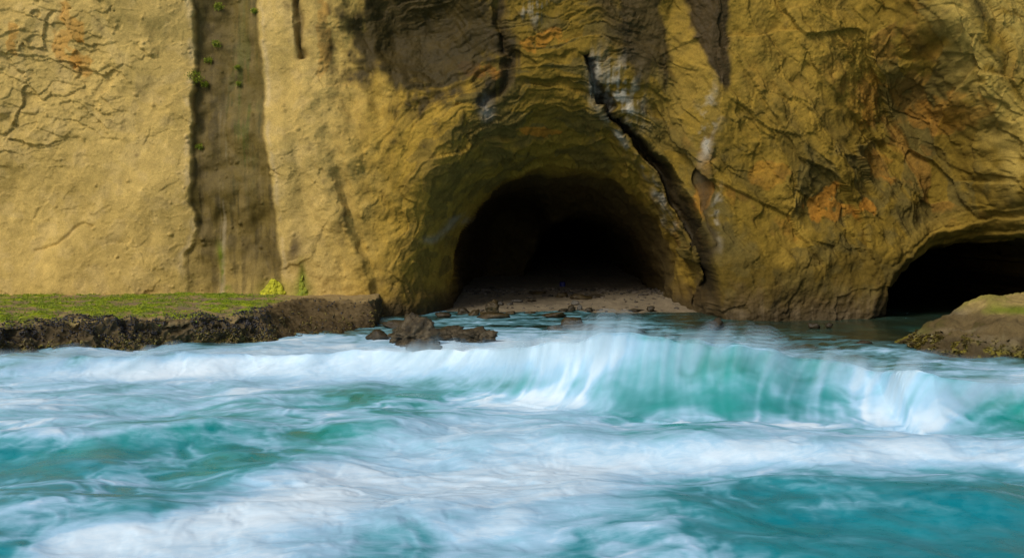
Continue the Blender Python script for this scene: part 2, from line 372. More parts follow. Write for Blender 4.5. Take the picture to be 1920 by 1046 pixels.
    col = mixc(col, och * 1.0, w_right * sstep(.1, .6, v1 + .4 * v2) * .6)
    col = mixc(col, gry, w_arch * sstep(.5, .75, fl_id + .25 * v2) * .65)
    col = mixc(col, gry, blk * sstep(.45, .7, .5 * ids[0][2] + .5 * ids[1][2] + .3 * v2) * .7)
    rust = sstep(.72, .92, ids[1][0] * .6 + ids[0][1] * .4 + .35 * v2 + .25 * gauss((U - 1720) / 130) * gauss((V - 230) / 130))
    col = mixc(col, org, blk * rust * .35); col = mixc(col, gry * .8, blk * sstep(.1, .5, -rdg + .3 * v2) * .45)  # rust, then shade painted into the hollows between ridges
    col = mixc(col, (.42, .30, .07), sstep(-10, 50, bl) * sstep(-.5, .2, v2 + .2) * .9 * sstep(.6, -.2, rdg))  # buttress painted lighter tan so it looks more brightly lit
    for (ox, oy, sx, sy, k) in [(1540, 385, 40, 26, .8), (1612, 392, 20, 26, .9), (1755, 225, 40, 30, .4), (1620, 190, 20, 50, .3), (1015, 240, 42, 7, .95), (905, 130, 38, 13, .8), (1030, 85, 45, 16, .6), (1650, 300, 30, 30, .3), (1430, 330, 24, 24, .4), (130, 60, 28, 60, .5), (150, 110, 22, 40, .5), (25, 70, 10, 30, .5), (600, 60, 14, 70, .4), (1310, 380, 12, 40, .6)]:
        col = mixc(col, org * (1.1 if ox > 400 else 1.3), sstep(.30, .52, gauss((wu - ox) / sx) * gauss((wv - oy) / sy) * (1.05 + 1.3 * v2 + .7 * fine + .5 * (ids[2][0] - .5))) * (.75 + .25 * sstep(-.3, .3, fine)) * k)
    col = mixc(col, och, w_right * sstep(330, 120, V + 60 * v1) * sstep(1680, 1500, U) * .7)
    col = mixc(col, (.095, .064, .010), base_r * .8); col = mixc(col, gry, base_r * sstep(.1, .5, v2 + v1) * .5)
    drk = np.array([.040, .029, .013], f); wht = np.array([.50, .47, .39], f)
    wet = np.zeros(U.shape, f)
    streak = fbm3(px * 3.2, py * 0, pz * .28, 3, 70); streak2 = fbm3(px * 8, py * 0, pz * .5, 3, 73)
    def stain_or_shade(m, c, k=1.):
        nonlocal col, wet
        m = np.clip(m, 0, 1) * k; col = mixc(col, c, m); wet = np.maximum(wet, m)
    # wet channel
    chs = ch * sstep(690, 430, V - 90 * pn3(px * 1.4, px * 0, pz * .3, 77))
    chs = np.maximum(chs, ch * .7 * sstep(.05, .3, streak))
    stain_or_shade(chs, (.125, .090, .021), .93); stain_or_shade(chs * sstep(-.1, .4, .45 * streak2 + .4 * streak + .7 * v2), (.062, .046, .014), .8); stain_or_shade(chs * sstep(.1, .5, v2 - .4 * streak + .3 * fine), (.24, .175, .055), .4)
    stain_or_shade(chs * sstep(.15, .45, streak - .2 * streak2), (.23, .165, .055), .45)
    stain_or_shade(ch * gauss((U - 412 + 4 * streak) / 5) * sstep(110, 300, V) * sstep(.0, .4, .3 + streak2), (.36, .29, .16), .7)
    stain_or_shade(ch * gauss((U - 385) / 40) * sstep(430, 300, V) * .6, (.10, .074, .030), .6)
    stain_or_shade(ch * gauss((U - 450) / 22) * sstep(420, 250, V) * (.4 + streak2), (.13, .115, .03), .6)
    stain_or_shade(gauss((U - 550) / 16) * gauss((V - 465 + .0 * V) / 26) * sstep(.1, .5, .5 + v2), (.085, .060, .028), .9)
    for e_, s_ in ((el, 5), (er, 4)):
        m = gauss((e_ + s_ + 2) / s_) * sstep(-.3, .3, v2 + .1) * sstep(540, 480, V); col = mixc(col, (.60, .48, .28), np.clip(m * .38, 0, 1))
    # algae runs at the foot of the channel
    al = gauss((U - ip(V, [(404, 440), (410, 490), (418, 530), (430, 556)]) + 2 * streak2) / 7) * sstep(440, 480, V)
    stain_or_shade(al * sstep(-.3, .2, v2 + .15), (.13, .17, .008), .95)
    al2 = gauss((U - 565) / (6 + 12 * sstep(500, 552, V))) * sstep(470, 520, V); stain_or_shade(al2, (.14, .17, .010), .9)
    al3 = gauss((U - 512) / 28) * sstep(515, 545, V); stain_or_shade(al3, (.30, .30, .012), .6)
    stain_or_shade(gauss((U - 450) / 30) * gauss((V - 200) / 130) * ch * sstep(.1, .5, v2 + streak2), (.10, .12, .015), .5)
    # big dark stains, and shade painted into the cracks
    stain_or_shade(sstep(.15, .6, hol * 1.35 + .16 * streak + .30 * v2 + .15 * fine), (.038, .028, .008), .93)
    stain_or_shade(gauss(crack3 / 20) * sstep(-.4, .3, streak + .2), drk, .9)
    stain_or_shade(sstep(.3, .6, gauss((U - 1200 - .12 * (V - 60)) / 46) + .2 * v2 + .1 * fine) * sstep(175, 125, V + 40 * streak), (.060, .042, .013), .92)
    stain_or_shade(gauss((U - 1150 - .35 * (V - 60)) / 26) * sstep(160, 60, V + 30 * streak), drk, .75)
    dk = U - ip(V, [(1310, -200), (1312, 0), (1322, 90), (1345, 165)]); dwd = ip(V, [(42, -200), (38, 0), (31, 90), (14, 150), (3, 182)])
    stain_or_shade(sstep(6, -4, np.abs(dk) - dwd + 8 * v2) * sstep(190, 165, V), (.050, .034, .014), .95)
    stain_or_shade(np.exp(-(crack / (cw * 1.25)) ** 4), drk * .55, .96)  # blackness of the deep diagonal crack painted into the colour
    stain_or_shade(gauss(crack2 / 9), drk, .8); stain_or_shade(gauss(crack4 / 7), drk, .6)  # groove shade painted along the two smaller cracks
    stain_or_shade(gauss((U - 1110) / 9) * sstep(95, 120, V) * sstep(190, 160, V), drk, .8)
    # white mineral runs
    col = mixc(col, wht, np.clip(gauss((wu - 1168 - .3 * (wv - 180)) / 26) * gauss((wv - 178) / 45) * (.45 + 1. * streak2 + 1. * v2 + 1.2 * fine), 0, 1) * .8)
    col = mixc(col, wht * .75, np.clip(gauss(rib / 5) * (.25 + .9 * v2 + 1.2 * fine) * sstep(180, 260, V), 0, 1) * .75)
    col = mixc(col, wht, np.clip(gauss((wu - 1118) / 12) * gauss((wv - 145) / 30) * (.8 + streak2), 0, 1) * .7)
    col = mixc(col, wht, np.clip(gauss((wu - 1318) / 10) * gauss((wv - 235) / 50) * (.1 + 1.6 * v2 + 1.4 * fine), 0, 1) * .8)
    col = mixc(col, wht, np.clip(gauss((wu - 1335) / 6) * gauss((wv - 400) / 45) * (.3 + v2 + 1.4 * fine), 0, 1) * .7)
    col = mixc(col, wht, np.clip(gauss((wu - 1000) / 30) * sstep(70, 20, V) * (-.1 + 1.2 * streak2 + 1.2 * fine), 0, 1) * .6)
    col = mixc(col, wht * .9, np.clip(gauss((wu - 910) / 16) * gauss((wv - 205) / 22) * (.5 + 1.2 * v2), 0, 1) * .7)
    col = mixc(col, wht * .7, np.clip(gauss(polydist(wu, wv, [(800, 455), (845, 420), (878, 410)]) / 8) * (.6 + v2), 0, 1) * .5)
    # tide-wet foot
    wl_ = sstep(1.15, .25, pz + .35 * v2 + .2 * streak) * sstep(640, 740, U)
    stain_or_shade(wl_, (.105, .070, .026), .8); stain_or_shade(sstep(.55, .1, pz + .2 * v2) * sstep(640, 740, U), (.055, .040, .018), .8)
    col = mixc(col, (.24, .18, .10), base_r * low * sstep(.2, .5, streak2 + v2) * .25)
    # cave shade painted as a dark colour on the lining rock
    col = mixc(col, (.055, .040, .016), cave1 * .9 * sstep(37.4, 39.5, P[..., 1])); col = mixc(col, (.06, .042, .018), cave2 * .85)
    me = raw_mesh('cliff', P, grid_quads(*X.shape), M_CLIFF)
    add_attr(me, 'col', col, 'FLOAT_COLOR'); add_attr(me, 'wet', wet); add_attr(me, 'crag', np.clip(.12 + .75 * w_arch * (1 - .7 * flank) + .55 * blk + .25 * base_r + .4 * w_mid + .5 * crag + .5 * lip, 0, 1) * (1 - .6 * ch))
    o = obj('cliff', me, kind='structure', label='tall ochre sandstone cliff pierced by two dark sea caves', cat='cliff')
    return o, P
cliff, CP = build_cliff()
_cu, _cv = proj(CP[..., 0], CP[..., 1], CP[..., 2])
def cliff_at(px, py):
    i = np.argmin((_cu - px) ** 2 + (_cv - py) ** 2 + (CP[..., 1] > 37) * 1e4); return CP.reshape(-1, 3)[i]

# ------------------------------------------------------------------ cave beach
def sand_z(X, Y):
    return -.02 + .085 * (Y - 36.6) * (Y < 41.2) + (Y >= 41.2) * (.39 + .03 * (Y - 41.2)) + .03 * fbm2(np.asarray(X) * .7, np.asarray(Y) * .7, 3, 4)
def build_sand():
    xs = np.linspace(-7, 11, 420).astype(F32); ys = np.concatenate([np.linspace(34.5, 42, 180), np.linspace(42, 72, 60)[1:]]).astype(F32)
    X, Y = np.meshgrid(xs, ys); Z = sand_z(X, Y) + .02 * fbm2(X * 3, Y * 3, 3, 8) + .012 * fbm2(X * 11, Y * 11, 2, 9)
    m, n, l, b = new_mat('beach_sand'); tc = n.new('ShaderNodeTexCoord'); co = tc.outputs['Object']
    n1 = noise_node(n, l, co, 1.3, 8, .6); n2 = noise_node(n, l, co, 30, 6, .7)
    c = ramp(n, l, n1.outputs[0], [(.3, (.155, .125, .078)), (.6, (.245, .198, .124)), (.75, (.20, .16, .10))]).outputs[0]
    c = mix_rgb(n, l, 'MULTIPLY', 1., c, ramp(n, l, n2.outputs[0], [(.34, (.62, .6, .58)), (.55, (1.08, 1.06, 1.04))]).outputs[0])
    l.new(c, b.inputs['Base Color']); b.inputs['Roughness'].default_value = .8
    bp = n.new('ShaderNodeBump'); bp.inputs['Distance'].default_value = .02; bp.inputs['Strength'].default_value = .6; l.new(n2.outputs[0], bp.inputs['Height']); l.new(bp.outputs[0], b.inputs['Normal'])
    obj('beach', raw_mesh('beach', np.stack([X, Y, Z], -1), grid_quads(*X.shape), m), kind='structure')
build_sand()

# ------------------------------------------------------------------ the sea: surf heightfield and foam
WC = np.array([  # photo column of the crest, distance, height, width of the face
    (-900, 24.0, .25, 1.4), (-300, 23.0, .32, 1.4), (0, 22.6, .36, 1.3), (250, 22.6, .42, 1.2), (450, 22.8, .40, 1.2), (700, 22.4, .52, 1.2), (880, 21.5, .68, 1.3), (1000, 20.5, .92, 1.5),
    (1120, 19.9, 1.18, 1.9), (1230, 19.6, 1.22, 2.2), (1350, 19.4, 1.08, 2.3), (1480, 19.2, .92, 2.2), (1580, 19.0, .76, 2.0), (1640, 18.7, .64, 1.6), (1680, 18.0, .74, 1.5), (1740, 17.7, .78, 1.3), (1850, 17.6, .68, 1.2), (1950, 17.6, .62, 1.2), (2300, 18, .5, 1.4), (2900, 20, .3, 1.6)])
WCX = (WC[:, 0] - 960) / FPX * WC[:, 1]
def sea_base(X, Y):
    """returns displaced x, y, z and wave coordinates"""
    Yc = np.interp(X, WCX, WC[:, 1]) + .22 * pn2(X * .55, X * 0, 3) + .07 * pn2(X * 1.7, X * 0, 4); H = np.interp(X, WCX, WC[:, 2]) * (1 + .16 * pn2(X * .8, X * 0, 5) + .09 * pn2(X * 2.3, X * 0, 6)); Wf = np.interp(X, WCX, WC[:, 3])
    s = Y - Yc
    t = np.clip((s + Wf) / Wf, 0, 1)
    face = t ** 1.9 * (1 - .12 * sstep(.9, 1., t))
    back = np.exp(-(np.clip(s, 0, None) / (1.1 + .9 * H)) ** 1.35)
    g = np.where(s < 0, face, .88 * back)
    z = H * g
    yd = -.42 * H * np.where(s < 0, t ** 5, np.exp(-(np.clip(s, 0, None) / .7) ** 2))
    # swells in front of the breaking wave
    near = sstep(30, 26, Y) * sstep(-2, 6, Y)
    y2 = 15.1 + .25 * pn2(X * .4, X * 0, 7) - .16 * np.clip(X - 2, -3, 8); q2 = Y - y2
    z = z + near * .26 * np.where(q2 < 0, gauss(q2 / .8), gauss(q2 / 1.3)) * sstep(-2, 2, X)
    y3 = 16.2 + .3 * pn2(X * .4, X * 0, 8) + .2 * (X + 4); q3 = Y - y3
    z = z + near * .20 * np.where(q3 < 0, gauss(q3 / .7), gauss(q3 / 1.5)) * sstep(0, -2.5, X)
    y4 = 12.2 + .3 * pn2(X * .5, X * 0, 9) + .1 * X; z = z + near * .16 * gauss((Y - y4) / .9)
    ch = sstep(31, 24, Y) * .6 + .4
    z = z + ch * (.12 * fbm2(X * .45, Y * .6, 2, 10) + .022 * fbm2(X * 1.6 + .5 * Y, Y * 2.0, 2, 14)) * (1 - .7 * (t > 0) * (s < .2))
    return X, Y + yd, z, s, t, H
LATX = np.arange(0, 1921, 120)
LAT = [  # foam cover by photo row and column, read off the photograph
 (585, "0 0 0 0 0 0 35 38 35 30 22 12 12 12 8 5 5"),
 (605, "20 20 20 20 20 30 42 38 36 32 26 16 8 6 6 8 5"),
 (625, "40 40 40 45 50 40 36 44 58 68 52 34 14 8 6 10 10"),
 (642, "45 50 55 62 70 75 80 85 88 90 75 55 38 28 26 26 20"),
 (660, "48 55 62 72 80 84 90 92 90 88 72 56 46 36 38 40 40"),
 (680, "60 72 92 95 90 86 90 88 80 78 64 50 44 34 45 50 45"),
 (700, "76 84 96 98 88 84 84 76 66 66 58 48 42 38 62 66 62"),
 (720, "72 72 72 72 74 72 62 46 48 58 54 42 36 34 74 70 60"),
 (740, "72 72 72 70 68 58 44 26 44 60 46 34 30 28 76 60 44"),
 (760, "72 74 72 70 68 56 42 56 72 76 38 26 20 24 74 48 30"),
 (785, "70 74 68 60 58 52 66 78 78 72 44 30 28 42 74 46 34"),
 (810, "54 70 62 42 34 58 78 82 82 76 72 70 70 72 80 66 58"),
 (835, "30 36 22 20 32 70 80 82 84 82 82 84 84 84 86 82 82"),
 (860, "20 18 12 32 50 72 82 84 86 86 88 88 86 86 86 86 84"),
 (885, "14 12 28 50 58 82 86 86 86 88 86 84 64 54 60 56 60"),
 (910, "42 38 46 52 74 86 86 86 84 84 70 46 30 26 26 28 26"),
 (940, "48 44 50 70 88 94 84 78 80 76 66 32 26 26 24 18 14"),
 (970, "36 48 66 84 94 88 72 76 84 66 60 28 22 20 16 14 12"),
 (1000, "28 74 86 88 86 76 58 72 76 56 50 30 24 18 14 12 12"),
 (1025, "36 82 88 86 82 70 56 74 72 54 56 46 30 18 14 12 12"),
 (1060, "40 80 82 84 80 74 66 76 74 60 60 56 36 20 14 12 12")]
LATR = np.array([r[0] for r in LAT], float); LATV = np.array([[float(q) for q in r[1].split()] for r in LAT]) / 100
def cover(u, v):
    fx = np.clip(u, 0, 1920) / 120; fy = np.interp(v, LATR, np.arange(len(LATR)))
    def cub(t): return t * t * (3 - 2 * t) * .6 + t * .4
    x0 = np.minimum(fx.astype(int), 15); y0 = np.minimum(fy.astype(int), len(LATR) - 2)
    tx = cub(fx - x0); ty = cub(fy - y0)
    return (LATV[y0, x0] * (1 - tx) + LATV[y0, x0 + 1] * tx) * (1 - ty) + (LATV[y0 + 1, x0] * (1 - tx) + LATV[y0 + 1, x0 + 1] * tx) * ty
def foam_raster():
    """streak texture on the water, in metres: noise smeared along the current"""
    x0, x1, y0, y1, st = -13., 15., 8.5, 38., .025
    xs = np.arange(x0, x1, st, dtype=F32); ys = np.arange(y0, y1, st, dtype=F32); X, Y = np.meshgrid(xs, ys)
    _, _, _, s, t, H = sea_base(X, Y)
    onface = sstep(0, .25, t) * sstep(.9, .0, s) * sstep(.45, .9, H)
    ang = .35 + 1.0 * fbm2(X * .2, Y * .2, 2, 31)
    angf = math.pi / 2 - .15 + .35 * pn2(X * .5, Y * .2, 35) - .55 * (1 - t) * sstep(3, 1, X) + .5 * (.6 - t) * sstep(1.5, 3, X) * sstep(5.6, 5, X) - .75 * sstep(5.2, 5.8, X)
    vx = np.cos(ang) * (1 - onface) + np.cos(angf) * onface; vy = np.sin(ang) * (1 - onface) + np.sin(angf) * onface
    L = np.hypot(vx, vy) + 1e-5; vx = (vx / L).astype(F32); vy = (vy / L).astype(F32)
    h, w = X.shape
    n0 = blur(RS.normal(size=(h, w)).astype(F32), 1); n0 /= n0.std()
    n1 = blur(RS.normal(size=(h // 3 + 1, w // 3 + 1)).astype(F32), 2); n1 /= n1.std()
    jj, ii = np.meshgrid(np.arange(w, dtype=F32), np.arange(h, dtype=F32))
    src = (.6 + .3 * onface) * n0 + (.8 - .35 * onface) * bil(n1, jj / 3, ii / 3)
    acc = src.copy()
    for sg in (1, -1):
        a, b = jj.copy(), ii.copy()
        for k in range(22):
            p, q = bil(vx, a, b), bil(vy, a, b); a += sg * 1.7 * p; b += sg * 1.7 * q; acc += bil(src, a, b)
    acc = blur(acc, 1); acc /= acc.std()
    wx = X + .5 * fbm2(X * .9, Y * .9, 3, 40); wy = Y + .5 * fbm2(X * .9, Y * .9, 3, 46)
    lace = fbm2(wx * 1.3, wy * 1.3, 5, 50, .55); lace = 1 - 2.2 * np.sqrt(lace * lace + .01)
    cloud = fbm2(wx * .5, wy * .5, 4, 57, .6)
    return (x0, y0, st), acc, lace, cloud
(FX0, FY0, FST), F_LIC, F_LACE, F_CLOUD = foam_raster()
def sea_material():
    m, n, l, b = new_mat('sea_water_and_foam')
    tc = n.new('ShaderNodeTexCoord'); co = tc.outputs['Object']
    fo = n.new('ShaderNodeAttribute'); fo.attribute_name = 'foam'; tu = n.new('ShaderNodeAttribute'); tu.attribute_name = 'tint'
    big = noise_node(n, l, co, .8, 5, .6, .5)
    mp = n.new('ShaderNodeMapping'); mp.inputs['Scale'].default_value = (1.0, 2.2, 1.0); mp.inputs['Rotation'].default_value = (0, 0, .5); l.new(co, mp.inputs[0])
    th = noise_node(n, l, mp.outputs[0], 2.6, 9, .68, 1.6); th2 = noise_node(n, l, mp.outputs[0], 9., 6, .7, .8)
    def mth(op, a, b_):
        x = n.new('ShaderNodeMath'); x.operation = op
        for q, v in enumerate((a, b_)):
            if hasattr(v, 'links'): l.new(v, x.inputs[q])
            else: x.inputs[q].default_value = v
        return x.outputs[0]
    thr = mth('ADD', mth('MULTIPLY', mth('SUBTRACT', th.outputs[0], .5), .75), mth('MULTIPLY', mth('SUBTRACT', th2.outputs[0], .5), .30))
    win = ramp(n, l, fo.outputs['Fac'], [(0, (.22,) * 3), (.35, (1,) * 3), (.65, (.8,) * 3), (1, (.12,) * 3)]).outputs[0]
    face = n.new('ShaderNodeAttribute'); face.attribute_name = 'calm'
    foamv = mth('ADD', fo.outputs['Fac'], mth('MULTIPLY', mth('MULTIPLY', thr, win), face.outputs['Fac']))
    wcol = ramp(n, l, tu.outputs['Fac'], [(0, (.022, .034, .018)), (.33, (.04, .125, .070)), (.66, (.012, .26, .225)), (1, (.001, .235, .295))]).outputs[0]  # dark end paints the cliff's reflection into the far water
    wcol = mix_rgb(n, l, 'MULTIPLY', 1., wcol, ramp(n, l, big.outputs[0], [(.3, (.68, .75, .78)), (.7, (1.3, 1.2, 1.15))]).outputs[0])
    fcol = ramp(n, l, foamv, [(0, (.08, .44, .50)), (.45, (.25, .57, .71)), (.85, (.46, .71, .93)), (1, (.77, .90, .99))]).outputs[0]
    fac = ramp(n, l, foamv, [(0, (0, 0, 0)), (.5, (.58,) * 3), (1, (1, 1, 1))]).outputs[0]
    l.new(mix_rgb(n, l, 'MIX', fac, wcol, fcol), b.inputs['Base Color'])
    l.new(ramp(n, l, foamv, [(0, (.22,) * 3), (.5, (.6,) * 3), (1, (.9,) * 3)]).outputs[0], b.inputs['Roughness'])
    l.new(ramp(n, l, foamv, [(0, (.26,) * 3), (.6, (.05,) * 3)]).outputs[0], b.inputs['Specular IOR Level'])
    rp = noise_node(n, l, co, 3.2, 4, .55, .6); bp = n.new('ShaderNodeBump'); bp.inputs['Distance'].default_value = .05; l.new(ramp(n, l, foamv, [(0, (.32,) * 3), (.5, (.05,) * 3)]).outputs[0], bp.inputs['Strength'])
    l.new(rp.outputs[0], bp.inputs['Height']); l.new(bp.outputs[0], b.inputs['Normal'])
    return m
M_SEA = sea_material()
def build_sea():
    k = np.concatenate([np.linspace(-4, -.50, 40)[:-1], np.linspace(-.50, .50, 900), np.linspace(.50, 4, 40)[1:]])
    ys = np.concatenate([np.linspace(-60, 8, 30)[:-1], np.linspace(8, 9.6, 14)[:-1], np.linspace(9.6, 16.2, 210)[:-1], np.linspace(16.2, 23.6, 230)[:-1], np.linspace(23.6, 38, 130)[:-1], np.linspace(38, 66, 20)])
    K, Yg = np.meshgrid(k.astype(F32), ys.astype(F32)); Xg = K * np.maximum(Yg, 9)
    X, Y, Z, s, t, H = sea_base(Xg, Yg)
    u, v = proj(X, Y, Z)
    v = np.where(Yg < 8, 1060, v)
    fx, fy = (Xg - FX0) / FST, (Yg - FY0) / FST
    lic, lace, cloud = bil(F_LIC, fx, fy), bil(F_LACE, fx, fy), bil(F_CLOUD, fx, fy)
    uw = u + 26 * cloud + 8 * lace; vw = v + 9 * cloud
    D = cover(uw, vw)
    c = np.clip(4 * D * (1 - D), .06, 1) * (1 - .55 * sstep(.62, .85, D))
    onf = sstep(0, .25, t) * sstep(.5, 0, s) * sstep(.5, .9, H)
    foam = D + c * (.080 * lic * (1 - onf * (.15 - .8 * cloud)) + onf * (.07 + .05 * np.clip(lic - .6, 0, 2)) + .26 * (lace - .35) * (1 - .85 * onf) * (1 - .8 * sstep(.45, .72, D)) + (.24 + .10 * onf) * cloud)
    foam = sstep(.02, 1.02, foam)
    far = sstep(24, 34, Yg)
    tint = 1 - .30 * sstep(13, 16.5, Yg) - .42 * sstep(18.2, 21.5, Yg - .6 * (Xg < 2)) - .28 * sstep(23, 27, Yg) + .12 * cloud
    P = np.stack([X, Y, Z + .015 * foam * lace], -1)
    me = raw_mesh('sea', P, grid_quads(*Xg.shape), M_SEA)
    add_attr(me, 'foam', foam); add_attr(me, 'tint', np.clip(tint, 0, 1)); add_attr(me, 'calm', np.clip(1 - .8 * onf, 0, 1))
    sea = obj('sea', me, kind='structure')
    # veils of spray hanging over the breaking crest: stacked soft layers that follow the water
    r0, r1_ = np.searchsorted(ys, 16.6), np.searchsorted(ys, 26.5); c0, c1 = np.searchsorted(k, -.47), np.searchsorted(k, .47)
    sl = (slice(r0, r1_, 2), slice(c0, c1, 2)); Ps, ss, Hs, fs_, ls, cs, ts = P[sl], s[sl], H[sl], foam[sl], lic[sl], cloud[sl], t[sl]
    crest = np.exp(-(np.where(ss < 0, ss / .75, ss / 1.1)) ** 2) * sstep(.30, .8, Hs + .2 * cs)
    crest = np.maximum(crest, .75 * np.exp(-(np.where(ss < 0, ss / .6, ss / 1.6)) ** 2))
    u_, v_ = proj(Ps[..., 0], Ps[..., 1], Ps[..., 2])
    wash = 0
    for wx_, wy_, ws_, wk_ in [(540, 640, 55, 1.), (300, 656, 60, .6), (420, 648, 45, .6), (130, 668, 60, .6), (620, 640, 40, .7), (800, 652, 45, .6), (890, 642, 40, .5), (1760, 668, 60, .5), (1850, 682, 60, .6)]:
        wash = np.maximum(wash, wk_ * gauss((u_ - wx_) / ws_) * gauss((v_ - wy_) / 11))
    vs_, qs_, al_ = [], [], []; nq = 0; L_ = 7
    up = .5 + .5 * sstep(-.8, .8, cs + .4 * ls)
    for q in range(1, L_ + 1):
        e = q / L_; hgt = e * ((.18 + .26 * sstep(.6, 1.1, Hs)) * crest * up + .26 * wash)
        lean = np.stack([.10 * hgt, -.35 * hgt, hgt], -1)
        Pq = Ps + lean + np.array([0, 0, .004 * q]); aq = np.maximum(crest * (.25 + .75 * fs_), wash) * (1 - e) ** .8 * .24 * np.clip(.62 + .55 * ls, 0, 2)
        g_ = grid_quads(*ss.shape); keep = aq.ravel()[g_].max(1) > .012
        vs_.append(Pq.reshape(-1, 3)); qs_.append(g_[keep] + nq); al_.append(aq.ravel()); nq += ss.size
    m, n, l, b = new_mat('spray_veil'); n.remove(b)
    aa = n.new('ShaderNodeAttribute'); aa.attribute_name = 'veil'; tr = n.new('ShaderNodeBsdfTransparent'); df = n.new('ShaderNodeBsdfDiffuse'); df.inputs[0].default_value = (.62, .80, .90, 1)
    tl = n.new('ShaderNodeBsdfTranslucent'); tl.inputs[0].default_value = (.62, .80, .90, 1); m1 = n.new('ShaderNodeMixShader'); m1.inputs[0].default_value = .35; l.new(df.outputs[0], m1.inputs[1]); l.new(tl.outputs[0], m1.inputs[2])
    m2 = n.new('ShaderNodeMixShader'); l.new(aa.outputs['Fac'], m2.inputs[0]); l.new(tr.outputs[0], m2.inputs[1]); l.new(m1.outputs[0], m2.inputs[2]); l.new(m2.outputs[0], n['Material Output'].inputs[0])
    VV = np.concatenate(vs_); QQ = np.concatenate(qs_); AA = np.concatenate(al_); used = np.unique(QQ); mp = np.zeros(len(VV), np.int64); mp[used] = np.arange(len(used))
    me = raw_mesh('spray', VV[used], mp[QQ], m); add_attr(me, 'veil', np.clip(AA[used], 0, 1))
    obj('spray', me, sea, kind='stuff')
build_sea()

